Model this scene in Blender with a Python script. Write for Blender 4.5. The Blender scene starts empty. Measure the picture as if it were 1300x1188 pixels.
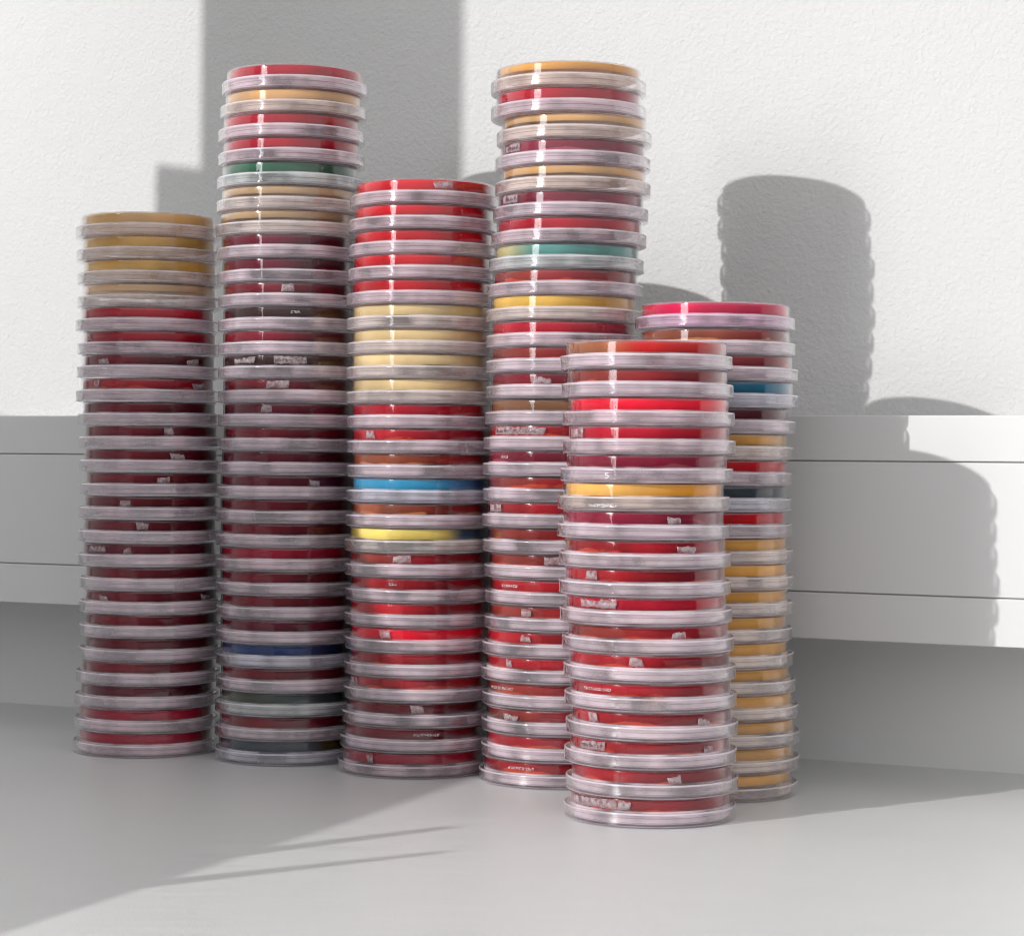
import bpy, bmesh, math, random
from mathutils import Vector, Matrix, noise

random.seed(7)
S = bpy.context.scene
COL = S.collection
MM = 0.001

# ------------------------------------------------------------------ camera model (photo pixels 1300 x 1188)
F, U0, V0, HC, ROLL = 2900.0, 650.0, 580.0, 190.0, 0.0085


def ray(u, v):
    """direction (x, 1, z) of a photo pixel, level camera with a little roll"""
    du, dv = u - U0, v - V0
    u1 = du + ROLL * dv
    v1 = dv - ROLL * du
    return u1 / F, -v1 / F


def ground(u, v):
    rx, rz = ray(u, v)
    d = -HC / rz
    return Vector((rx * d, d, 0.0))


def project(p):
    u1 = F * p[0] / p[1]
    v1 = -F * (p[2] - HC) / p[1]
    return U0 + u1 - ROLL * v1, V0 + v1 + ROLL * u1


WA, WB = ground(50, 893), ground(1150, 970)           # foot of the wall
WDIR = (WB - WA).normalized()
WN = Vector((-WDIR.y, WDIR.x, 0))                     # away from the room
if WN.y < 0:
    WN = -WN
WC = WN.dot(WA)


def on_wall(u, v, off=0.0):
    rx, rz = ray(u, v)
    d = (WC - off) / (WN.x * rx + WN.y)
    return Vector((rx * d, d, HC + rz * d))


AZ = math.radians(51.5)
TAN_E = 0.345
SUNH = Vector((math.sin(AZ), math.cos(AZ), 0))        # horizontal travel of the sunlight
CENTRE = Vector((0, 1450, 200))
LAMP = CENTRE - SUNH * 8000 + Vector((0, 0, 8000 * TAN_E))

# ------------------------------------------------------------------ materials


def mat(name):
    m = bpy.data.materials.new(name)
    m.use_nodes = True
    nt = m.node_tree
    for n in list(nt.nodes):
        nt.nodes.remove(n)
    out = nt.nodes.new('ShaderNodeOutputMaterial')
    return m, nt, out


def N(nt, t, **kw):
    n = nt.nodes.new(t)
    for k, v in kw.items():
        if k in ('data_type', 'blend_type', 'operation', 'feature') or hasattr(n, k):
            setattr(n, k, v)
        else:
            n.inputs[k.replace('_', ' ')].default_value = v
    return n


def math_node(nt, op, a, b=None):
    n = nt.nodes.new('ShaderNodeMath')
    n.operation = op
    for i, x in enumerate((a, b)):
        if x is None:
            continue
        if isinstance(x, (int, float)):
            n.inputs[i].default_value = x
        else:
            nt.links.new(x, n.inputs[i])
    return n.outputs[0]


def mix_shader(nt, f, a, b):
    n = nt.nodes.new('ShaderNodeMixShader')
    if isinstance(f, (int, float)):
        n.inputs[0].default_value = f
    else:
        nt.links.new(f, n.inputs[0])
    nt.links.new(a, n.inputs[1])
    nt.links.new(b, n.inputs[2])
    return n.outputs[0]


def schlick(nt, f0, power):
    lw = nt.nodes.new('ShaderNodeLayerWeight')
    lw.inputs['Blend'].default_value = 0.5
    p = math_node(nt, 'POWER', lw.outputs['Facing'], power)
    p = math_node(nt, 'MULTIPLY', p, 1 - f0)
    return math_node(nt, 'ADD', p, f0)


def plastic_material(name, tint, haze_col, f0, power, stops, streak=(0.6, 1.45), scale=(0.55, 0.55, 3.2), freq=60.0, bend=0.0):
    """clear moulded polystyrene: transparent, glossy at glancing angles, milky from scuffs and mist, and as painted-in light scattered inside the walls.
    stops: [(height in m, haze)] up the wall; streak: how far painted blotches of light vary it"""
    m, nt, out = mat(name)
    tc = N(nt, 'ShaderNodeTexCoord')
    oi = N(nt, 'ShaderNodeObjectInfo')
    sp = N(nt, 'ShaderNodeSeparateXYZ')
    nt.links.new(tc.outputs['Object'], sp.inputs[0])
    zmax = 0.016
    zr = math_node(nt, 'DIVIDE', sp.outputs['Z'], zmax)
    ramp = N(nt, 'ShaderNodeValToRGB')
    el = ramp.color_ramp.elements
    while len(el) > 1:
        el.remove(el[-1])
    for k, (z, h) in enumerate(stops):
        e = el[0] if k == 0 else el.new(z / zmax)
        e.position = z / zmax
        e.color = (h, h, h, 1)
    nt.links.new(zr, ramp.inputs[0])
    add = N(nt, 'ShaderNodeVectorMath', operation='ADD')
    nt.links.new(tc.outputs['Object'], add.inputs[0])
    nt.links.new(math_node(nt, 'MULTIPLY', oi.outputs['Random'], 40.0), add.inputs[1])
    no2 = N(nt, 'ShaderNodeTexNoise')
    no2.inputs['Scale'].default_value = freq
    no2.inputs['Detail'].default_value = 2.0
    mp = N(nt, 'ShaderNodeMapping')
    mp.inputs['Scale'].default_value = scale
    nt.links.new(add.outputs[0], mp.inputs['Vector'])
    nt.links.new(mp.outputs[0], no2.inputs['Vector'])
    rr = N(nt, 'ShaderNodeMapRange')
    rr.inputs['From Min'].default_value = 0.35
    rr.inputs['From Max'].default_value = 0.68
    rr.inputs['To Min'].default_value = streak[0]
    rr.inputs['To Max'].default_value = streak[1]
    nt.links.new(no2.outputs['Fac'], rr.inputs['Value'])
    hz_f = math_node(nt, 'MULTIPLY', ramp.outputs['Color'], rr.outputs[0])  # milky share, also painting in light scattered inside the clear wall
    fres = schlick(nt, f0, power)
    tr = N(nt, 'ShaderNodeBsdfTransparent')
    tr.inputs['Color'].default_value = (*tint, 1)
    df = N(nt, 'ShaderNodeBsdfDiffuse')
    df.inputs['Color'].default_value = (*haze_col, 1)
    tl = N(nt, 'ShaderNodeBsdfTranslucent')
    tl.inputs['Color'].default_value = (*haze_col, 1)
    # gel-coloured light painted into the milky part, set per dish as the object colour
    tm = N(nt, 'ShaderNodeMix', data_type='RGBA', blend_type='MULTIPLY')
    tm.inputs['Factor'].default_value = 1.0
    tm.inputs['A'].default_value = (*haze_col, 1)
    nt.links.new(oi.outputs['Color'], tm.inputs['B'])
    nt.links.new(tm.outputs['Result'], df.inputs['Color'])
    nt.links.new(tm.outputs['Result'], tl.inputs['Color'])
    hz = mix_shader(nt, 0.35, df.outputs[0], tl.outputs[0])
    body = mix_shader(nt, hz_f, tr.outputs[0], hz)
    if bend:
        rf = N(nt, 'ShaderNodeBsdfRefraction')
        rf.inputs['IOR'].default_value = 1.5
        rf.inputs['Roughness'].default_value = 0.0
        rf.inputs['Color'].default_value = (*tint, 1)
        body = mix_shader(nt, bend, body, rf.outputs[0])
    gl = N(nt, 'ShaderNodeBsdfGlossy')
    gl.inputs['Color'].default_value = (1, 1, 1, 1)
    gl.inputs['Roughness'].default_value = 0.04
    fin = mix_shader(nt, fres, body, gl.outputs[0])
    nt.links.new(fin, out.inputs['Surface'])
    return m


PLASTIC_LID = plastic_material('clear_plastic_lid', (0.996, 0.988, 0.998), (0.97, 0.92, 1.0), 0.06, 3.4,
                               [(0.0, 0.45), (0.0005, 0.36), (0.0010, 0.40), (0.0013, 0.12), (0.0016, 0.055), (0.0060, 0.055), (0.0066, 0.12), (0.0069, 0.5), (0.0077, 0.65)],
                               (0.6, 1.5), (1.0, 1.0, 0.4), 40.0)
PLASTIC_BASE = plastic_material('clear_plastic_base', (0.997, 0.993, 0.997), (1.0, 0.945, 0.985), 0.03, 3.6,
                                [(0.0, 0.65), (0.0019, 0.62), (0.0020, 0.28), (0.0024, 0.30), (0.0026, 0.62), (0.0044, 0.52), (0.0045, 0.26), (0.0049, 0.28), (0.0051, 0.66),
                                 (0.0070, 0.58), (0.0071, 0.34), (0.0074, 0.36), (0.0076, 0.62), (0.0081, 0.48), (0.0086, 0.004), (0.0142, 0.004), (0.0145, 0.22), (0.0152, 0.24)],
                                (0.15, 1.75), (1.0, 1.0, 0.7), 40.0)


def agar_material(name, c1, c2=None, split=0.0, soft=0.12, see=0.0, patch=None, rough=0.22):
    """gel: two colours along x when c2 is given; see = share of clear gel; patch = painted glow of light through the thin edge"""
    m, nt, out = mat(name)
    tc = N(nt, 'ShaderNodeTexCoord')
    oi = N(nt, 'ShaderNodeObjectInfo')
    sep = N(nt, 'ShaderNodeSeparateXYZ')
    nt.links.new(tc.outputs['Object'], sep.inputs[0])
    comb = N(nt, 'ShaderNodeCombineXYZ')
    r40 = math_node(nt, 'MULTIPLY', oi.outputs['Random'], 37.0)
    for i in range(3):
        nt.links.new(r40, comb.inputs[i])
    add = N(nt, 'ShaderNodeVectorMath', operation='ADD')
    nt.links.new(tc.outputs['Object'], add.inputs[0])
    nt.links.new(comb.outputs[0], add.inputs[1])
    no = N(nt, 'ShaderNodeTexNoise')
    no.inputs['Scale'].default_value = 38.0
    no.inputs['Detail'].default_value = 4.0
    nt.links.new(add.outputs[0], no.inputs['Vector'])
    base = N(nt, 'ShaderNodeMix', data_type='RGBA')
    base.inputs['A'].default_value = (*c1, 1)
    base.inputs['B'].default_value = (*(c2 or c1), 1)
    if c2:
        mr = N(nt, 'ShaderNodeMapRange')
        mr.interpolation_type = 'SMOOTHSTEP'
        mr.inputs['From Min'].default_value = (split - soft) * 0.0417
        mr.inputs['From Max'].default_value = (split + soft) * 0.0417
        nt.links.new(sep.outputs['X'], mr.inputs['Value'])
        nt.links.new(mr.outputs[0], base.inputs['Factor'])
    else:
        base.inputs['Factor'].default_value = 0.0
    hsv = N(nt, 'ShaderNodeHueSaturation')
    v = N(nt, 'ShaderNodeMapRange')
    v.inputs['From Min'].default_value = 0.3
    v.inputs['From Max'].default_value = 0.7
    v.inputs['To Min'].default_value = 0.85
    v.inputs['To Max'].default_value = 1.2
    nt.links.new(no.outputs['Fac'], v.inputs['Value'])
    rv = N(nt, 'ShaderNodeMapRange')
    rv.inputs['To Min'].default_value = 0.95
    rv.inputs['To Max'].default_value = 1.2
    nt.links.new(oi.outputs['Random'], rv.inputs['Value'])
    vo = N(nt, 'ShaderNodeTexVoronoi', feature='SMOOTH_F1')
    vo.inputs['Smoothness'].default_value = 0.25
    vo.inputs['Scale'].default_value = 26.0
    fl = N(nt, 'ShaderNodeVectorMath', operation='MULTIPLY')
    fl.inputs[1].default_value = (1, 1, 0.12)
    nt.links.new(add.outputs[0], fl.inputs[0])
    nt.links.new(fl.outputs[0], vo.inputs['Vector'])
    vs_ = N(nt, 'ShaderNodeSeparateColor')
    nt.links.new(vo.outputs['Color'], vs_.inputs[0])
    seg = N(nt, 'ShaderNodeMapRange')
    seg.inputs['To Min'].default_value = 0.66 if patch else 0.88
    seg.inputs['To Max'].default_value = 1.22 if patch else 1.08
    nt.links.new(vs_.outputs[0], seg.inputs['Value'])
    nt.links.new(math_node(nt, 'MULTIPLY', math_node(nt, 'MULTIPLY', v.outputs[0], rv.outputs[0]), seg.outputs[0]), hsv.inputs['Value'])
    nt.links.new(base.outputs['Result'], hsv.inputs['Color'])
    col = hsv.outputs[0]
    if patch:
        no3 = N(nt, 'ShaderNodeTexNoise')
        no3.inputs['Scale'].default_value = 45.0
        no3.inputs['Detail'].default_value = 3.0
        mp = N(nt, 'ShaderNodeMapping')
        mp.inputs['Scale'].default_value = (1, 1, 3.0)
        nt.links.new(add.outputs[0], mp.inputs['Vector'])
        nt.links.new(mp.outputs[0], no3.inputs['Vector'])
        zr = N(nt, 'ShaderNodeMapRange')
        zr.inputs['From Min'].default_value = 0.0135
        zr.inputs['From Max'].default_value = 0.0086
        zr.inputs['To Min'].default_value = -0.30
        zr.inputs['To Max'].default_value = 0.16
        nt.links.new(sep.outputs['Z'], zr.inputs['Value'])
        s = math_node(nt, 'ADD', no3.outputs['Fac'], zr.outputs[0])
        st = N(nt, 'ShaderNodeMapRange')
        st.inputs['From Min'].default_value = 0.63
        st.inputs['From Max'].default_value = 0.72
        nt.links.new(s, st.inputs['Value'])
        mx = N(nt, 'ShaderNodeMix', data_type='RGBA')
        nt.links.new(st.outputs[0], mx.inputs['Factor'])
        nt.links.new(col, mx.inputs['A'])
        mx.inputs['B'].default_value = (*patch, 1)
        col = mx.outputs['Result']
    pr = N(nt, 'ShaderNodeBsdfPrincipled')
    nt.links.new(col, pr.inputs['Base Color'])
    pr.inputs['Roughness'].default_value = rough
    pr.inputs['IOR'].default_value = 1.34
    pr.inputs['Specular IOR Level'].default_value = 0.05
    bump = N(nt, 'ShaderNodeBump')
    bump.inputs['Strength'].default_value = 0.25
    bump.inputs['Distance'].default_value = 0.002
    nt.links.new(no.outputs['Fac'], bump.inputs['Height'])
    nt.links.new(bump.outputs[0], pr.inputs['Normal'])
    tl = N(nt, 'ShaderNodeBsdfTranslucent')
    nt.links.new(col, tl.inputs['Color'])
    sh = mix_shader(nt, 0.08, pr.outputs[0], tl.outputs[0])
    if see > 0:
        tr = N(nt, 'ShaderNodeBsdfTransparent')
        mx2 = N(nt, 'ShaderNodeMix', data_type='RGBA')
        mx2.inputs['Factor'].default_value = 0.25
        nt.links.new(col, mx2.inputs['A'])
        mx2.inputs['B'].default_value = (1, 1, 1, 1)
        gm = N(nt, 'ShaderNodeGamma')
        gm.inputs['Gamma'].default_value = 0.5
        nt.links.new(mx2.outputs['Result'], gm.inputs['Color'])
        nt.links.new(gm.outputs[0], tr.inputs['Color'])
        sh = mix_shader(nt, see, sh, tr.outputs[0])
    nt.links.new(sh, out.inputs['Surface'])
    return m


EDGE_GLOW = (0.66, 0.075, 0.04)  # orange glow of light through thin gel, painted into the lower edge
AG = {
    # key: (material, words)
    'amber': (agar_material('agar_amber', (0.84, 0.54, 0.20), see=0.5), 'amber'),
    'mustard': (agar_material('agar_mustard', (0.86, 0.50, 0.09), see=0.45), 'mustard amber'),
    'tan': (agar_material('agar_tan', (0.88, 0.60, 0.34), see=0.45), 'pale tan'),
    'peach': (agar_material('agar_peach', (0.90, 0.52, 0.22), see=0.25), 'peach'),
    'straw': (agar_material('agar_straw', (0.96, 0.72, 0.36), see=0.12), 'straw yellow'),
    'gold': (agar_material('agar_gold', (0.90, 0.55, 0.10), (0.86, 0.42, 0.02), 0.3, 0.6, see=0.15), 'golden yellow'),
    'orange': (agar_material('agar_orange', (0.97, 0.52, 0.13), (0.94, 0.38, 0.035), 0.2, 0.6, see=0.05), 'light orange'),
    'honey': (agar_material('agar_honey', (0.92, 0.47, 0.11), see=0.3), 'honey amber'),
    'red': (agar_material('agar_red', (0.58, 0.005, 0.014)), 'bright red'),
    'crimson': (agar_material('agar_crimson', (0.44, 0.005, 0.022)), 'crimson'),
    'scarlet': (agar_material('agar_scarlet', (0.88, 0.008, 0.035)), 'vivid scarlet'),
    'magenta': (agar_material('agar_magenta', (0.62, 0.006, 0.07)), 'magenta red'),
    'rasp': (agar_material('agar_raspberry', (0.34, 0.006, 0.030)), 'raspberry red'),
    'blood': (agar_material('agar_blood', (0.40, 0.012, 0.020), (0.25, 0.004, 0.014), 0.1, 0.7, patch=EDGE_GLOW), 'blood red'),
    'bloodb': (agar_material('agar_blood_brown', (0.26, 0.035, 0.026), (0.29, 0.007, 0.016), -0.25, 0.5, patch=EDGE_GLOW), 'brownish red'),
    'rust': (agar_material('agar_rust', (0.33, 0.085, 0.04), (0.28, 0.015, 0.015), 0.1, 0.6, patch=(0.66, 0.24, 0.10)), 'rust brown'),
    'rustred': (agar_material('agar_rust_to_red', (0.42, 0.14, 0.06), (0.62, 0.012, 0.012), -0.35, 0.25), 'red agar browning at the left'),
    'brown': (agar_material('agar_brown', (0.26, 0.12, 0.06)), 'dull brown'),
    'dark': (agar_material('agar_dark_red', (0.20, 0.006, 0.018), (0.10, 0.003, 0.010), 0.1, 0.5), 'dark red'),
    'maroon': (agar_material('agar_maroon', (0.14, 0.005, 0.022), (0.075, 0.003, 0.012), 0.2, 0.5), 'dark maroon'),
    'black': (agar_material('agar_blackish', (0.035, 0.012, 0.012), (0.09, 0.025, 0.010), 0.45, 0.2), 'blackish brown'),
    'mauve': (agar_material('agar_mauve', (0.22, 0.012, 0.035), patch=(0.45, 0.09, 0.12)), 'mauve red'),
    'green': (agar_material('agar_green', (0.025, 0.115, 0.062)), 'dark green'),
    'teal': (agar_material('agar_teal', (0.72, 0.60, 0.25), (0.10, 0.30, 0.27), -0.72, 0.3, see=0.1), 'teal green'),
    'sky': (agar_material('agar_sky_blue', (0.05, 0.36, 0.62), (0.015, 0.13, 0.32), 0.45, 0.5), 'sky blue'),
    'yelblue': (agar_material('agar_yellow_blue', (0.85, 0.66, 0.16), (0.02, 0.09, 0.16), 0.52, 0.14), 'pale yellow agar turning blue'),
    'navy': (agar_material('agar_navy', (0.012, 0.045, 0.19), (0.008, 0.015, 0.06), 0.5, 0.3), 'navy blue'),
    'petrol': (agar_material('agar_petrol', (0.006, 0.14, 0.25)), 'petrol blue'),
    'slate': (agar_material('agar_slate', (0.035, 0.05, 0.065)), 'slate grey'),
    'moss': (agar_material('agar_moss', (0.065, 0.08, 0.055), (0.03, 0.045, 0.05), -0.1, 0.5), 'greenish grey'),
    'bluegrey': (agar_material('agar_blue_grey', (0.05, 0.065, 0.085), (0.06, 0.045, 0.01), 0.55, 0.15), 'blue grey'),
}


def plain(name, col, rough=0.5, spec=0.5):
    m, nt, out = mat(name)
    pr = N(nt, 'ShaderNodeBsdfPrincipled')
    pr.inputs['Base Color'].default_value = (*col, 1)
    pr.inputs['Roughness'].default_value = rough
    pr.inputs['Specular IOR Level'].default_value = spec
    nt.links.new(pr.outputs[0], out.inputs['Surface'])
    return m, nt, pr


def patch_material():
    m, nt, out = mat('frosted_plastic')
    tc = N(nt, 'ShaderNodeTexCoord')
    no = N(nt, 'ShaderNodeTexNoise')
    no.inputs['Scale'].default_value = 300.0
    no.inputs['Detail'].default_value = 4.0
    nt.links.new(tc.outputs['Object'], no.inputs['Vector'])
    mr = N(nt, 'ShaderNodeMapRange')
    mr.inputs['From Min'].default_value = 0.35
    mr.inputs['From Max'].default_value = 0.65
    mr.inputs['To Min'].default_value = 0.12
    mr.inputs['To Max'].default_value = 0.7
    nt.links.new(no.outputs['Fac'], mr.inputs['Value'])
    df = N(nt, 'ShaderNodeBsdfPrincipled')
    df.inputs['Base Color'].default_value = (0.58, 0.47, 0.50, 1)
    df.inputs['Roughness'].default_value = 0.35
    tr = N(nt, 'ShaderNodeBsdfTransparent')
    nt.links.new(mix_shader(nt, mr.outputs[0], tr.outputs[0], df.outputs[0]), out.inputs['Surface'])
    return m


FROST = patch_material()
INK_WHITE = plain('white_ink', (0.85, 0.84, 0.86), 0.5)[0]
INK_DARK = plain('dark_ink', (0.06, 0.03, 0.05), 0.5)[0]

# ------------------------------------------------------------------ mesh helpers


def new_mesh(name, bm, smooth=True):
    me = bpy.data.meshes.new(name)
    bm.normal_update()
    bm.to_mesh(me)
    bm.free()
    if smooth:
        for p in me.polygons:
            p.use_smooth = True
    return me


def lathe(name, prof, seg=112, angle=40):
    """closed ring profile [(r, z)] in mm revolved about z; the last point joins the first"""
    bm = bmesh.new()
    rings = []
    for r, z in prof:
        if r < 1e-6:
            rings.append([bm.verts.new((0, 0, z * MM))])
        else:
            rings.append([bm.verts.new((r * MM * math.cos(2 * math.pi * k / seg),
                                        r * MM * math.sin(2 * math.pi * k / seg), z * MM)) for k in range(seg)])
    for a, b in zip(rings[:-1], rings[1:]):
        if len(a) == 1 and len(b) == 1:
            continue
        for k in range(seg):
            k2 = (k + 1) % seg
            if len(a) == 1:
                bm.faces.new((a[0], b[k2], b[k]))
            elif len(b) == 1:
                bm.faces.new((a[k], a[k2], b[0]))
            else:
                bm.faces.new((a[k], a[k2], b[k2], b[k]))
    bmesh.ops.recalc_face_normals(bm, faces=bm.faces)
    for e in bm.edges:
        if len(e.link_faces) == 2 and e.calc_face_angle(0) > math.radians(angle):
            e.smooth = False
    return new_mesh(name, bm)


RL, RB = 45.8, 42.7
LID_H, TOP = 7.7, 15.05
# lid: a shallow cup at the foot of the inverted dish
LID = lathe('lid', [(0, 0), (43.6, 0), (43.9, 0.35), (44.9, 0.35), (45.45, 0.5), (RL - 0.05, 0.85), (RL, 1.15), (RL, 1.45), (RL - 0.02, LID_H - 1.5), (RL + 0.12, LID_H - 1.25), (RL + 0.12, LID_H - 0.95), (RL + 0.04, LID_H - 0.45), (RL - 0.16, LID_H - 0.12),
                    (RL - 0.45, LID_H), (RL - 0.85, LID_H - 0.05), (RL - 1.1, LID_H - 0.4), (RL - 1.1, LID_H - 0.8), (RL - 1.15, 2.3), (RL - 1.2, 1.9),
                    (RL - 1.7, 1.35), (RL - 3, 1.15), (0, 1.15)])
# base: turned over, its plate on top, its mouth inside the lid
BASE = lathe('dish_base', [(0, 14.5), (RB - 1.7, 14.5), (RB - 1.1, 14.1), (RB - 1.0, 13.4), (RB - 1.0, 12.6), (RB - 0.95, 2.4), (RB - 0.93, 2.0), (RB - 0.75, 1.65),
                           (RB - 0.3, 1.6), (RB, 1.95), (RB, 2.25), (RB, 13.6), (RB - 0.04, 14.0), (RB - 0.18, 14.45), (RB - 0.48, 14.85), (RB - 0.9, TOP), (RB - 1.6, TOP),
                           (RB - 2.2, 14.85), (0, 14.85)])


def agar_mesh(seed, low=9.1):
    """gel slab under the plate; its free lower face is a little uneven and creeps up or down the wall"""
    bm = bmesh.new()
    seg = 120
    r = RB - 1.25
    prof = [(0.0, 0), (r - 2.5, 0), (r - 0.4, 1), (r, 2), (r, 3), (r - 0.6, 4), (r - 2.6, 5), (0.0, 5)]
    cols = []
    for k in range(seg):
        a = 2 * math.pi * k / seg
        c, s = math.cos(a), math.sin(a)
        w = noise.noise(Vector((c * 1.6 + seed * 7.3, s * 1.6, seed))) * 0.65 + noise.noise(Vector((c * 5 + seed, s * 5, 3.1 + seed))) * 0.35
        t = low + 0.55 * w
        zs = [14.4, 14.4, 14.3, 13.7, t - 0.15, t - 0.45, t + 0.15 + 0.2 * w, low + 0.25]
        cols.append([bm.verts.new((rr * c * MM, rr * s * MM, z * MM)) for (rr, _), z in zip(prof[1:-1], zs[1:-1])])
    top = bm.verts.new((0, 0, 14.4 * MM))
    bot = bm.verts.new((0, 0, (low + 0.25) * MM))
    for k in range(seg):
        A, B = cols[k], cols[(k + 1) % seg]
        bm.faces.new((top, B[0], A[0]))
        for i in range(len(A) - 1):
            bm.faces.new((A[i], B[i], B[i + 1], A[i + 1]))
        bm.faces.new((A[-1], B[-1], bot))
    bmesh.ops.recalc_face_normals(bm, faces=bm.faces)
    return new_mesh('agar', bm)


AGARS = [agar_mesh(s, low) for s, low in ((1.3, 8.7), (2.7, 8.4), (4.1, 8.9), (5.9, 8.6), (8.2, 8.5))]
AGAR_THIN = [agar_mesh(11.3, 10.6), agar_mesh(13.7, 10.4)]


def cyl_pt(u, z, r):
    """u = -1..1 across the front of a cylinder as the camera sees it"""
    a = math.asin(max(-0.995, min(0.995, u)))
    return a


def patch_mesh(u0, u1, z0, z1, r, rnd):
    bm = bmesh.new()
    a0, a1 = cyl_pt(u0, 0, r), cyl_pt(u1, 0, r)
    n = max(6, int((a1 - a0) / 0.03))
    lo, li, to, ti = [], [], [], []
    slope = rnd.uniform(-1.6, 1.6)
    skew = [rnd.uniform(-0.035, 0.035), rnd.uniform(-0.035, 0.035)]
    for k in range(n + 1):
        t = k / n
        a = a0 + (a1 - a0) * t
        zz0 = z0 + rnd.uniform(-0.3, 0.3)
        zz1 = min(13.9, z1 + slope * (t - 0.5) + rnd.uniform(-0.45, 0.45))
        for lst, rr, z in ((lo, r + 0.14, zz0), (li, r + 0.03, zz0), (to, r + 0.14, zz1), (ti, r + 0.03, zz1)):
            aa = a + (skew[0] * (1 - t) + skew[1] * t) * (1 if (lst is to or lst is ti) else 0)
            lst.append(bm.verts.new((rr * math.sin(aa) * MM, -rr * math.cos(aa) * MM, z * MM)))
    for k in range(n):
        bm.faces.new((lo[k], lo[k + 1], to[k + 1], to[k]))
        bm.faces.new((li[k + 1], li[k], ti[k], ti[k + 1]))
        bm.faces.new((to[k], to[k + 1], ti[k + 1], ti[k]))
        bm.faces.new((lo[k + 1], lo[k], li[k], li[k + 1]))
    for k in (0, n):
        bm.faces.new((lo[k], to[k], ti[k], li[k]))
    bmesh.ops.recalc_face_normals(bm, faces=bm.faces)
    return new_mesh('frosted_patch', bm)


def dots_mesh(u0, u1, zc, r, rnd, dot=0.24, rows=5, density=0.42):
    """worn dot-matrix date print: tiny raised dots, too worn to read"""
    bm = bmesh.new()
    a0, a1 = cyl_pt(u0, 0, r), cyl_pt(u1, 0, r)
    step = dot * 1.35 / r
    a, k = a0, 0
    while a < a1:
        if k % 6 != 5:
            for j in range(rows):
                if rnd.random() < density:
                    z = zc + (j - rows / 2) * dot * 1.35
                    h = dot / 2
                    da = h / r
                    q = []
                    for rr in (r + 0.05, r + 0.16):
                        for sa, sz in ((-1, -1), (1, -1), (1, 1), (-1, 1)):
                            q.append(bm.verts.new((rr * math.sin(a + sa * da) * MM, -rr * math.cos(a + sa * da) * MM, (z + sz * h) * MM)))
                    bm.faces.new((q[4], q[5], q[6], q[7]))
                    for i in range(4):
                        bm.faces.new((q[i], q[(i + 1) % 4], q[4 + (i + 1) % 4], q[4 + i]))
        a += step
        k += 1
    bmesh.ops.recalc_face_normals(bm, faces=bm.faces)
    return new_mesh('date_print', bm, False)


def stroke_mesh(strokes, u, z, size, r, w=0.35):
    """a figure drawn with strokes on the cylinder (x, y in 0..1)"""
    bm = bmesh.new()
    a_c = cyl_pt(u, 0, r)
    for (x0, y0), (x1, y1) in strokes:
        dx, dy = x1 - x0, y1 - y0
        L = math.hypot(dx, dy)
        nx, ny = -dy / L * w / size / 2, dx / L * w / size / 2
        q = []
        for rr in (r + 0.04, r + 0.16):
            for x, y in ((x0 + nx, y0 + ny), (x1 + nx, y1 + ny), (x1 - nx, y1 - ny), (x0 - nx, y0 - ny)):
                a = a_c + x * size / r
                q.append(bm.verts.new((rr * math.sin(a) * MM, -rr * math.cos(a) * MM, (z + y * size) * MM)))
        bm.faces.new((q[4], q[5], q[6], q[7]))
        for i in range(4):
            bm.faces.new((q[i], q[(i + 1) % 4], q[4 + (i + 1) % 4], q[4 + i]))
    bmesh.ops.recalc_face_normals(bm, faces=bm.faces)
    return new_mesh('number_print', bm, False)


def link(name, me, material, parent=None, mtx=None):
    o = bpy.data.objects.new(name, me)
    COL.objects.link(o)
    if material is not None:
        if len(me.materials) == 0:
            me.materials.append(material)
        o.material_slots[0].link = 'OBJECT'
        o.material_slots[0].material = material
    if parent is not None:
        o.parent = parent
    return o


# ------------------------------------------------------------------ the six stacks
ORD = ['', 'first', 'second', 'third', 'fourth', 'fifth', 'sixth', 'seventh', 'eighth', 'ninth', 'tenth', 'eleventh', 'twelfth',
       'thirteenth', 'fourteenth', 'fifteenth']

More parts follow.
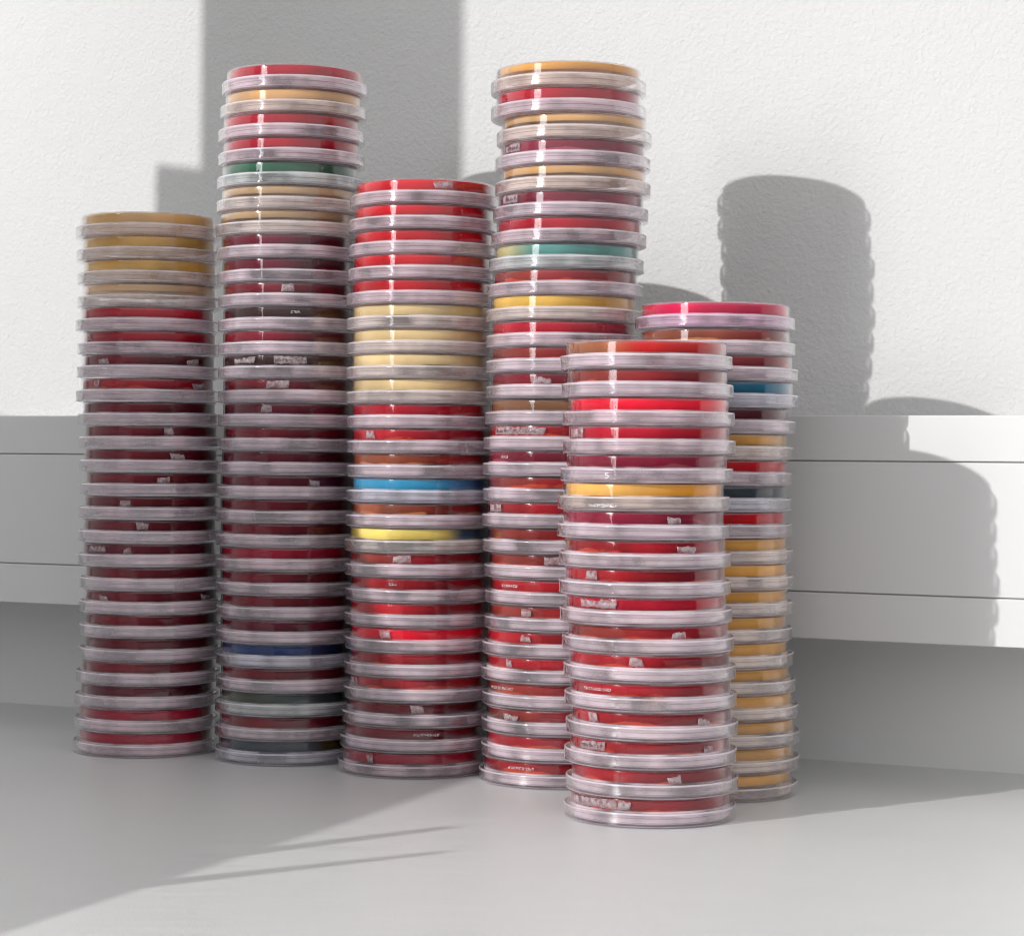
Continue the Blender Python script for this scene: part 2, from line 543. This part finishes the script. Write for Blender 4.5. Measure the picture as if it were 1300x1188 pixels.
STACKS = [
    dict(name='the leftmost stack', group='petri dishes in the leftmost stack', u=184, v=951, top=275.5, last=939, side=-1,
         edge=[(285, 98), (320, 98), (350, 99), (380, 100), (415, 97), (445, 100), (475, 99), (505, 98), (535, 100), (565, 102), (620, 102),
               (650, 101), (700, 99), (740, 102), (765, 101), (800, 102.5), (830, 101), (860, 98), (900, 95), (950, 94)],
         dishes='amber mustard mustard tan crimson crimson dark blood dark dark dark dark dark dark maroon dark dark dark dark dark maroon rasp rasp'.split()),
    dict(name='the second stack from left', group='petri dishes in the second stack from the left', u=361, v=961, top=91, last=946, side=-1,
         edge=[(110, 284), (140, 281), (170, 279), (205, 278), (235, 277), (270, 275), (300, 275), (350, 277), (400, 278), (500, 278), (560, 278),
               (620, 275), (680, 274), (750, 274), (830, 275), (900, 274), (960, 272)],
         dishes=('crimson peach crimson crimson green tan tan maroon maroon dark black dark black dark maroon dark maroon maroon dark '
                 'dark rasp dark dark maroon navy dark moss dark bluegrey').split()),
    dict(name='the third stack from left', group='petri dishes in the third stack from the left', u=521, v=976, top=234, last=962, side=-1,
         edge=[(250, 446), (280, 442), (310, 443), (345, 442), (380, 440), (440, 440), (500, 440), (560, 440), (600, 440), (650, 438), (700, 437),
               (770, 438), (800, 438), (835, 437), (865, 437), (895, 435), (925, 432), (955, 429.5), (980, 429)],
         dishes=('red red red red red straw straw straw straw crimson blood rust sky rust yelblue bloodb blood blood scarlet blood blood '
                 'dark dark rasp').split()),
    dict(name='the fourth stack from left', group='petri dishes in the fourth stack from the left', u=705, v=989, top=86, last=974, side=-1,
         edge=[(110, 623), (150, 624), (180, 630), (215, 629), (245, 629), (280, 626), (310, 623), (345, 620), (400, 617), (450, 616), (500, 616),
               (600, 613), (680, 612), (720, 615), (760, 616), (800, 613), (850, 611), (900, 611), (950, 610), (990, 606)],
         dishes=('honey crimson peach mauve peach mauve crimson teal bloodb gold crimson bloodb dark brown blood mauve bloodb blood bloodb bloodb '
                 'blood bloodb blood blood bloodb bloodb blood blood').split()),
    dict(name='the short front stack', group='petri dishes in the short front stack', u=825, v=1035, top=440, last=1024, side=-1,
         edge=[(460, 711), (500, 713), (535, 714), (570, 715), (605, 711), (640, 708), (680, 708), (710, 709), (750, 710), (780, 711), (810, 713),
               (850, 716), (880, 716), (915, 719), (950, 716), (985, 718), (1035, 714.5)],
         dishes='rustred bloodb scarlet crimson mauve orange mauve blood blood crimson bloodb blood blood blood blood blood bloodb'.split()),
    dict(name='the rightmost stack', group='petri dishes in the rightmost stack', u=909, v=1004, top=386, last=988, side=1,
         edge=[(400, 1010), (435, 1008), (470, 1013), (510, 1013), (540, 1010), (570, 1007), (610, 1006), (650, 1004), (690, 1005.5), (730, 1006),
               (770, 1007), (810, 1006), (850, 1007), (890, 1013), (930, 1014.5), (965, 1014), (1000, 1011)],
         dishes='magenta rust bloodb petrol maroon honey red slate red honey honey honey honey honey honey honey honey honey honey'.split()),
]

# frosted patches / worn date prints: (stack, dish): [(u0, u1, kind)]  kind p = patch full, l = patch lower part, w / d = print white / dark
MARKS = {
    (0, 5): [(-.84, -.77, 'p')], (0, 6): [(-.61, -.44, 'l'), (.68, .82, 'l')], (0, 7): [(-.68, -.60, 'p'), (.77, .92, 'l')],
    (0, 9): [(.34, .47, 'd')], (0, 10): [(.44, .62, 'l')], (0, 11): [(.22, .40, 'l')], (0, 12): [(-.31, -.16, 'l')],
    (0, 13): [(-.03, .12, 'p')], (0, 14): [(-.22, -.10, 'l'), (-.80, -.5, 'f')], (0, 16): [(-.63, -.50, 'l'), (.83, .93, 'l')],
    (1, 9): [(-.06, .13, 'd')], (1, 10): [(.07, .25, 'w')], (1, 12): [(-.15, .32, 'd'), (-.75, -.45, 'f')], (1, 13): [(-.28, .05, 'd')],
    (1, 14): [(-.35, -.18, 'p')], (1, 17): [(.40, .52, 'l')], (1, 20): [],
    (2, 0): [(.17, .40, 'p')], (2, 10): [(-.76, -.62, 'd')], (2, 15): [(-.34, -.08, 'd')], (2, 16): [(-.42, -.27, 'w')],
    (2, 18): [(-.52, -.37, 'd')], (2, 20): [(-.96, -.84, 'd')], (2, 21): [(-.03, .14, 'p')], (2, 22): [(.0, .40, 'w')], (2, 23): [(-.60, -.52, 'p')],
    (3, 3): [(-.93, -.74, 'd')], (3, 5): [(-.93, -.74, 'd')], (3, 12): [(-.42, -.18, 'l')], (3, 14): [(-.90, -.25, 'd')],
    (3, 15): [(-.82, -.70, 'w')], (3, 17): [(-.95, -.80, 'p')], (3, 19): [(-.26, .05, 'd')], (3, 20): [(-.85, -.60, 'w')],
    (3, 21): [(-.56, -.43, 'p')], (3, 22): [(-.55, -.40, 'f')], (3, 23): [(-.72, -.64, 'p')], (3, 24): [(-.95, -.62, 'w')],
    (3, 25): [(-.75, -.58, 'l')], (3, 27): [(-.68, -.30, 'w')],
    (4, 3): [(-.97, -.84, 'p')], (4, 6): [(.24, .40, 'l')], (4, 7): [(.34, .55, 'l')], (4, 8): [(-.76, -.62, 'p')],
    (4, 9): [(-.82, -.42, 'f'), (-.6, -.42, 'd')], (4, 10): [(.22, .40, 'l')], (4, 11): [(-.31, -.12, 'p')], (4, 12): [(-.86, -.50, 'w')],
    (4, 13): [(-.80, -.70, 'p'), (.50, .66, 'l')], (4, 14): [(-.88, -.60, 'd'), (.60, .72, 'l')], (4, 15): [(.14, .30, 'l')],
    (4, 16): [(-.96, -.45, 'd'), (-.45, -.30, 'p')],
}


GEL_LIGHT = {}  # haze tints painting in the light that each gel scatters
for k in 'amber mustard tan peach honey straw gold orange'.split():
    GEL_LIGHT[k] = (1.0, 0.90, 0.76)
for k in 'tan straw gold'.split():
    GEL_LIGHT[k] = (1.0, 0.94, 0.83)
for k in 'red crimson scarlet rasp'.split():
    GEL_LIGHT[k] = (1.0, 0.87, 0.88)
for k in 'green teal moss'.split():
    GEL_LIGHT[k] = (0.90, 1.0, 0.93)
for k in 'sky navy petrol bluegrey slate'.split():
    GEL_LIGHT[k] = (0.92, 0.95, 1.0)
GEL_LIGHT['yelblue'] = (1.0, 0.97, 0.86)
GEL_LIGHT['magenta'] = (1.0, 0.75, 0.90)


def interp(tab, y):
    if y <= tab[0][0]:
        return tab[0][1]
    for (y0, x0), (y1, x1) in zip(tab[:-1], tab[1:]):
        if y <= y1:
            return x0 + (x1 - x0) * (y - y0) / (y1 - y0)
    return tab[-1][1]


def colour_words(key):
    return AG[key][1]


def label_for(st, i, n, key):
    w = colour_words(key)
    same = [k for k, d in enumerate(st['dishes']) if colour_words(d) == w]
    noun = '%s petri dish' % w if 'agar' not in w else 'petri dish of %s' % w
    where = st['name']
    if i == 0:
        return '%s on top of %s' % (noun, where)
    if i == n - 1:
        return '%s at the foot of %s' % (noun, where)
    if len(same) == 1:
        return ('%s in %s' if 'agar' in w else '%s, the only one in %s') % (noun, where)
    up, dn = i + 1, n - i
    if up <= dn:
        return '%s, %s from the top of %s' % (noun, ORD[up], where)
    return '%s, %s from the bottom of %s' % (noun, ORD[dn], where)


rnd = random.Random(21)
for si, st in enumerate(STACKS):
    n = len(st['dishes'])
    c = ground(st['u'], st['v'])
    d = c.y
    pitch = (st['last'] - st['top']) / (n - 1) * (d - RB) / F   # measured on the near side
    pitch *= (1.0, 1.007, 1.003, 1.006, 1.0, 1.0)[si]
    scale = pitch / (TOP + 0.05)                       # the dishes of a stack nest a hair tighter or looser
    mean = 0
    for i, key in enumerate(st['dishes']):
        z = (n - 1 - i) * pitch
        # sideways slip of each dish, read from the photo's silhouette
        _, vy = project((c.x, d, z + 4))
        meas = interp(st['edge'], vy)
        pu, _ = project((c.x + st['side'] * RL, d, z + 4))
        dx = (meas - pu) * d / F + rnd.uniform(-0.35, 0.35)
        dy = rnd.uniform(-0.9, 0.9)
        e = bpy.data.objects.new('petri_dish', None)
        e.empty_display_size = 0.02
        COL.objects.link(e)
        e.location = ((c.x + dx) * MM, (d + dy) * MM, z * MM + 0.0002)
        e.scale = (1, 1, scale)
        e.rotation_euler = (math.radians(rnd.uniform(-.2, .2)), math.radians(rnd.uniform(-.2, .2)), 0)
        e['label'] = label_for(st, i, n, key)
        e['category'] = 'petri dish'
        e['group'] = st['group']
        yaw = rnd.uniform(0, 6.28)
        lid = link('lid', LID, PLASTIC_LID, e)
        lid.rotation_euler = (0, 0, yaw)
        b = link('dish_base', BASE, PLASTIC_BASE, e)
        b.rotation_euler = (0, 0, yaw * 1.7)
        gel_light = GEL_LIGHT.get(key, (1.0, 0.90, 0.91))
        b.color = (*gel_light, 1)
        lid.color = (*[0.5 + 0.5 * f for f in gel_light], 1)
        thin = (si == 1 and key == 'tan') or (si == 0 and i == 3) or (si == 3 and i in (0, 2, 4))
        me = rnd.choice(AGAR_THIN if thin else AGARS)
        g = link('agar', me, AG[key][0], e)
        for u0, u1, kind in MARKS.get((si, i), []):
            low = 9.0
            if kind in 'pd':
                o = link('frosted_patch', patch_mesh(u0, u1, low, 13.6, RB, rnd), FROST, b)
            elif kind == 'l':
                o = link('frosted_patch', patch_mesh(u0, u1, low - 0.6, 12.0, RB, rnd), FROST, b)
            elif kind == 'f':
                o = link('frosted_patch', patch_mesh(u0, u1, low + 0.5, 12.8, RB, rnd), FROST, b)
            if kind != 'w':
                o.rotation_euler = (0, 0, -yaw * 1.7)
            if kind == 'w' or (kind == 'd' and (si, i) in ((3, 3), (3, 5), (4, 14), (3, 14), (1, 12))):
                o2 = link('date_print', dots_mesh(u0 + .02, u1 - .02, 11.4, RB + 0.12, rnd), INK_WHITE if kind == 'w' else INK_DARK, b)
                o2.rotation_euler = (0, 0, -yaw * 1.7)
        if (si, i) == (4, 4):
            five = [((.8, 1), (.1, 1)), ((.1, 1), (.1, .55)), ((.1, .55), (.6, .6)), ((.6, .6), (.8, .35)), ((.8, .35), (.6, .05)), ((.6, .05), (.1, .05))]
            o = link('number_print', stroke_mesh(five, -.52, 2.6, 2.6, RL - 0.05), INK_WHITE, lid)
            o.rotation_euler = (0, 0, -yaw)
        if (si, i) == (4, 5):
            o = link('date_print', dots_mesh(-.66, -.36, 3.2, RL - 0.05, rnd, 0.32, 4, 0.62), INK_WHITE, lid)
            o.rotation_euler = (0, 0, -yaw)

# ------------------------------------------------------------------ setting


def quad_obj(name, verts, faces, material, parent=None, bevel=0.0, smooth=False):
    bm = bmesh.new()
    vs = [bm.verts.new(Vector(v) * MM) for v in verts]
    for f in faces:
        bm.faces.new([vs[i] for i in f])
    bmesh.ops.recalc_face_normals(bm, faces=bm.faces)
    if bevel:
        bmesh.ops.bevel(bm, geom=list(bm.edges), offset=bevel * MM, segments=3, profile=0.5, affect='EDGES')
    return link(name, new_mesh(name, bm, smooth), material, parent)


def prism(name, pts, depth_vec, material, parent=None, bevel=0.0):
    """polygon (world mm points) pushed along depth_vec"""
    n = len(pts)
    vs = [Vector(p) for p in pts] + [Vector(p) + depth_vec for p in pts]
    faces = [list(range(n)), list(range(2 * n - 1, n - 1, -1))]
    for i in range(n):
        j = (i + 1) % n
        faces.append([i, n + i, n + j, j])
    return quad_obj(name, vs, faces, material, parent, bevel)


# wall paint: plaster with a woodchip-like grain
m_wall, nt, pr = plain('white_wall_paint', (0.66, 0.66, 0.66), 0.8, 0.25)
tc = N(nt, 'ShaderNodeTexCoord')
n1 = N(nt, 'ShaderNodeTexNoise')
n1.inputs['Scale'].default_value = 340.0
n1.inputs['Detail'].default_value = 3.0
n1.inputs['Distortion'].default_value = 0.3
n2 = N(nt, 'ShaderNodeTexNoise')
n2.inputs['Scale'].default_value = 60.0
n2.inputs['Detail'].default_value = 3.0
mx = N(nt, 'ShaderNodeMath', operation='ADD')
nt.links.new(tc.outputs['Object'], n1.inputs['Vector'])
nt.links.new(tc.outputs['Object'], n2.inputs['Vector'])
nt.links.new(n1.outputs['Fac'], mx.inputs[0])
nt.links.new(math_node(nt, 'MULTIPLY', n2.outputs['Fac'], 0.8), mx.inputs[1])
bp = N(nt, 'ShaderNodeBump')
bp.inputs['Strength'].default_value = 0.6
bp.inputs['Distance'].default_value = 0.0016
nt.links.new(mx.outputs[0], bp.inputs['Height'])
nt.links.new(bp.outputs[0], pr.inputs['Normal'])

# duct: satin off-white plastic with a faint mottle
m_duct, nt, pr = plain('duct_plastic', (0.72, 0.72, 0.72), 0.42, 0.4)
tc = N(nt, 'ShaderNodeTexCoord')
n1 = N(nt, 'ShaderNodeTexNoise')
n1.inputs['Scale'].default_value = 9.0
n1.inputs['Detail'].default_value = 6.0
nt.links.new(tc.outputs['Object'], n1.inputs['Vector'])
mr = N(nt, 'ShaderNodeMapRange')
mr.inputs['To Min'].default_value = 0.36
mr.inputs['To Max'].default_value = 0.52
nt.links.new(n1.outputs['Fac'], mr.inputs['Value'])
nt.links.new(mr.outputs[0], pr.inputs['Roughness'])

# table: grey satin laminate with fine brushed streaks
m_table, nt, pr = plain('grey_laminate', (0.56, 0.56, 0.56), 0.38, 0.5)
tc = N(nt, 'ShaderNodeTexCoord')
mp = N(nt, 'ShaderNodeMapping')
mp.inputs['Scale'].default_value = (6, 70, 1)
nt.links.new(tc.outputs['Object'], mp.inputs['Vector'])
n1 = N(nt, 'ShaderNodeTexNoise')
n1.inputs['Scale'].default_value = 3.0
n1.inputs['Detail'].default_value = 7.0
nt.links.new(mp.outputs[0], n1.inputs['Vector'])
n2 = N(nt, 'ShaderNodeTexNoise')
n2.inputs['Scale'].default_value = 900.0
n2.inputs['Detail'].default_value = 2.0
nt.links.new(tc.outputs['Object'], n2.inputs['Vector'])
cr = N(nt, 'ShaderNodeMix', data_type='RGBA')
cr.inputs['A'].default_value = (0.74, 0.74, 0.74, 1)
cr.inputs['B'].default_value = (0.80, 0.80, 0.80, 1)
nt.links.new(n1.outputs['Fac'], cr.inputs['Factor'])
nt.links.new(cr.outputs['Result'], pr.inputs['Base Color'])
mr = N(nt, 'ShaderNodeMapRange')
mr.inputs['To Min'].default_value = 0.25
mr.inputs['To Max'].default_value = 0.5
nt.links.new(n1.outputs['Fac'], mr.inputs['Value'])
nt.links.new(mr.outputs[0], pr.inputs['Roughness'])
bp = N(nt, 'ShaderNodeBump')
bp.inputs['Strength'].default_value = 0.15
bp.inputs['Distance'].default_value = 0.0006
mm_ = N(nt, 'ShaderNodeMath', operation='ADD')
nt.links.new(n1.outputs['Fac'], mm_.inputs[0])
nt.links.new(n2.outputs['Fac'], mm_.inputs[1])
nt.links.new(mm_.outputs[0], bp.inputs['Height'])
nt.links.new(bp.outputs[0], pr.inputs['Normal'])

m_panel = plain('panel_paint', (0.84, 0.84, 0.84), 0.6, 0.3)[0]
m_frame = plain('window_frame_paint', (0.70, 0.70, 0.70), 0.5)[0]


def wp(s, off, z):
    """point on the wall: s along it from WA, off out into the room, z up"""
    p = WA + WDIR * s - WN * off
    return Vector((p.x, p.y, z))


L0, L1 = -1300, 1900
wall = prism('wall', [wp(L0, 0, -60), wp(L1, 0, -60), wp(L1, 0, 1500), wp(L0, 0, 1500)], WN * 80, m_wall)
wall['kind'] = 'structure'
tb = prism('table_top', [wp(L0, 0, -30), wp(L1, 0, -30), wp(L1, 1150, -30), wp(L0, 1150, -30)], Vector((0, 0, 30)), m_table)
tb['kind'] = 'structure'

P = 90.0
duct = bpy.data.objects.new('cable_duct', None)
COL.objects.link(duct)
duct.location = wp(0, 0, 83) * MM
duct['label'] = 'white cable duct with three cover strips along the wall behind the stacks'
duct['category'] = 'cable duct'
bpy.context.view_layer.update()


def strip(name, z0, z1, off0, off1, bev):
    o = prism(name, [wp(L0 + 20, off0, z0), wp(L1 - 20, off0, z0), wp(L1 - 20, off0, z1), wp(L0 + 20, off0, z1)], -WN * (off1 - off0), m_duct, None, bev)
    o.parent = duct
    o.matrix_parent_inverse = Matrix.Translation(-duct.location)
    return o


pnl = prism('wall_panel', [wp(L0 + 20, 0.2, -4), wp(L1 - 20, 0.2, -4), wp(L1 - 20, 0.2, 84), wp(L0 + 20, 0.2, 84)], -WN * 6, m_panel)
pnl['kind'] = 'structure'


strip('duct_body', 84.5, 214.5, 0.5, P - 2.2, 0.5)
strip('cover_strip', 189.6, 216.3, P - 2, P, 0.7)
strip('cover_strip', 111.6, 188.9, P - 2, P - 0.1, 0.7)
strip('cover_strip', 83.3, 110.9, P - 2, P, 0.7)

# ------------------------------------------------------------------ the window the sun comes through (left, beside the camera), with added sun blockers
WINC = Vector((0, 1550, 0)) - SUNH * 1000
WIN_T = Vector((SUNH.y, -SUNH.x, 0))                  # to the right along the window


def to_window(p):
    """where the ray from a lit / shaded point to the sun crosses the window plane"""
    p = Vector(p)
    dvec = LAMP - p
    t = SUNH.dot(WINC - p) / SUNH.dot(dvec)
    return p + dvec * t


def win_poly(pts):
    q = [to_window(p) for p in pts]
    return q


win = bpy.data.objects.new('window_frame', None)
COL.objects.link(win)
win.location = WINC * MM
win['kind'] = 'structure'
bpy.context.view_layer.update()


def win_part(name, pts, depth=35):
    o = prism(name, pts, -SUNH * depth, m_frame)
    o.parent = win
    o.matrix_parent_inverse = Matrix.Translation(-win.location)
    return o


def wcoord(a, z):
    p = WINC + WIN_T * a
    return Vector((p.x, p.y, z))


def wa(p):
    q = to_window(p)
    return (q - WINC).dot(WIN_T), q.z


aL = wa(on_wall(258, 120))[0]
aR = wa(on_wall(588, 120))[0]
aS, zS = wa(on_wall(200, 209))
zTop = 1500
win_part('mullion', [wcoord(aL, -20), wcoord(aR, -20), wcoord(aR, zTop), wcoord(aL, zTop)])
win_part('sash_stile', [wcoord(aS, -20), wcoord(aL - 1, -20), wcoord(aL - 1, zS), wcoord(aS, zS)], 30)
lowpts = [wa(on_wall(0, 529)), wa((-128, 1395, 228)), wa((-108, 1376, 200)), wa((-70, 1345, 60)), wa(ground(604, 987)), wa(ground(452, 1040)),
          wa(ground(300, 1089))]
a_end, z_end = lowpts[-1]
a_pre, z_pre = lowpts[-2]
slope = (z_end - z_pre) / (a_end - a_pre)
poly = [(-1500, -20), (-1500, lowpts[0][1] + 0)] + lowpts + [(a_end + 260, z_end + slope * 260), (a_end + 260, -20)]
win_part('low_sun_blocker', [wcoord(a, z) for a, z in poly], 45)  # unseen blocker added here, its outline shaped to cast the low slanted shade
# two thin unseen spikes added to cast narrow shadow lines on the table
for (p0, p1, w) in ((ground(345, 1083), ground(575, 1049), 10.0), (ground(425, 1093), ground(570, 1080), 8.0)):
    a0, z0 = wa(p0)
    a1, z1 = wa(p1)
    win_part('shadow_spike', [wcoord(a0 - w, z0 - 60), wcoord(a0 + w, z0 - 60), wcoord(a1 + w * .4, z1), wcoord(a1 - w * .4, z1)], 6)

# ------------------------------------------------------------------ light
ld = bpy.data.lights.new('sunlight', 'POINT')
ld.energy = 2120.0
ld.shadow_soft_size = 0.037
ld.color = (1.0, 0.985, 0.96)
lo = bpy.data.objects.new('sunlight', ld)
lo.location = LAMP * MM
COL.objects.link(lo)

ad = bpy.data.lights.new('window_skylight', 'AREA')
ad.shape = 'RECTANGLE'
ad.size, ad.size_y = 0.8, 1.6
ad.energy = 32.0
ad.color = (0.95, 0.97, 1.0)
ao = bpy.data.objects.new('window_skylight', ad)
pos = WINC - SUNH * 3000 + WIN_T * (aR + 150) + Vector((0, 0, 800))
ao.location = pos * MM
ao.rotation_euler = (Vector((0, 1400, 300)) - pos).to_track_quat('-Z', 'Y').to_euler()
COL.objects.link(ao)

w = bpy.data.worlds.new('World')
S.world = w
w.use_nodes = True
nt = w.node_tree
for n_ in list(nt.nodes):
    nt.nodes.remove(n_)
wo = N(nt, 'ShaderNodeOutputWorld')
bg = N(nt, 'ShaderNodeBackground')
tc = N(nt, 'ShaderNodeTexCoord')
sp = N(nt, 'ShaderNodeSeparateXYZ')
nt.links.new(tc.outputs['Generated'], sp.inputs[0])
# a plain white room: pale ceiling and upper walls, furniture-dark band at eye level, paler on the window side
mr = N(nt, 'ShaderNodeMapRange')
mr.interpolation_type = 'SMOOTHSTEP'
mr.inputs['From Min'].default_value = 0.17
mr.inputs['From Max'].default_value = 0.21
nt.links.new(sp.outputs['X'], mr.inputs['Value'])
cx = N(nt, 'ShaderNodeMix', data_type='RGBA')
cx.inputs['A'].default_value = (0.13, 0.13, 0.134, 1)
cx.inputs['B'].default_value = (0.06, 0.06, 0.06, 1)
nt.links.new(mr.outputs[0], cx.inputs['Factor'])
mz = N(nt, 'ShaderNodeMapRange')
mz.interpolation_type = 'SMOOTHSTEP'
mz.inputs['From Min'].default_value = 0.06
mz.inputs['From Max'].default_value = 0.20
nt.links.new(sp.outputs['Z'], mz.inputs['Value'])
cz = N(nt, 'ShaderNodeMix', data_type='RGBA')
cz.inputs['B'].default_value = (1.18, 1.18, 1.18, 1)
nt.links.new(mz.outputs[0], cz.inputs['Factor'])
nt.links.new(cx.outputs['Result'], cz.inputs['A'])
mt = N(nt, 'ShaderNodeMapRange')
mt.interpolation_type = 'SMOOTHSTEP'
mt.inputs['From Min'].default_value = 0.55
mt.inputs['From Max'].default_value = 0.85
nt.links.new(sp.outputs['Z'], mt.inputs['Value'])
ct = N(nt, 'ShaderNodeMix', data_type='RGBA')
ct.inputs['B'].default_value = (0.2, 0.2, 0.2, 1)
nt.links.new(mt.outputs[0], ct.inputs['Factor'])
nt.links.new(cz.outputs['Result'], ct.inputs['A'])
nt.links.new(ct.outputs['Result'], bg.inputs['Color'])
bg.inputs['Strength'].default_value = 1.0
nt.links.new(bg.outputs[0], wo.inputs['Surface'])

# ------------------------------------------------------------------ camera
cd = bpy.data.cameras.new('camera')
cd.sensor_width = 36.0
cd.lens = 36.0 * F / 1300.0
cd.shift_y = -(594.0 - V0) / 1300.0
cd.clip_start = 0.01
cd.clip_end = 100
cam = bpy.data.objects.new('camera', cd)
COL.objects.link(cam)
cam.matrix_world = Matrix.Translation((0, 0, HC * MM)) @ Matrix.Rotation(math.pi / 2, 4, 'X') @ Matrix.Rotation(ROLL, 4, 'Z')
S.camera = cam

# ------------------------------------------------------------------ render
S.render.engine = 'CYCLES'
cy = S.cycles
cy.max_bounces = 8
cy.diffuse_bounces = 3
cy.glossy_bounces = 4
cy.transmission_bounces = 6
cy.transparent_max_bounces = 64
cy.caustics_reflective = False
cy.caustics_refractive = False
cy.use_adaptive_sampling = True
cy.adaptive_threshold = 0.02
cy.sample_clamp_indirect = 6.0
cy.filter_width = 1.1
cy.use_denoising = True
try:
    cy.denoiser = 'OPENIMAGEDENOISE'
except Exception:
    pass
vs = S.view_settings
vs.view_transform = 'Standard'
vs.look = 'None'
vs.exposure = 0.0
vs.gamma = 1.0
vs.use_curve_mapping = False
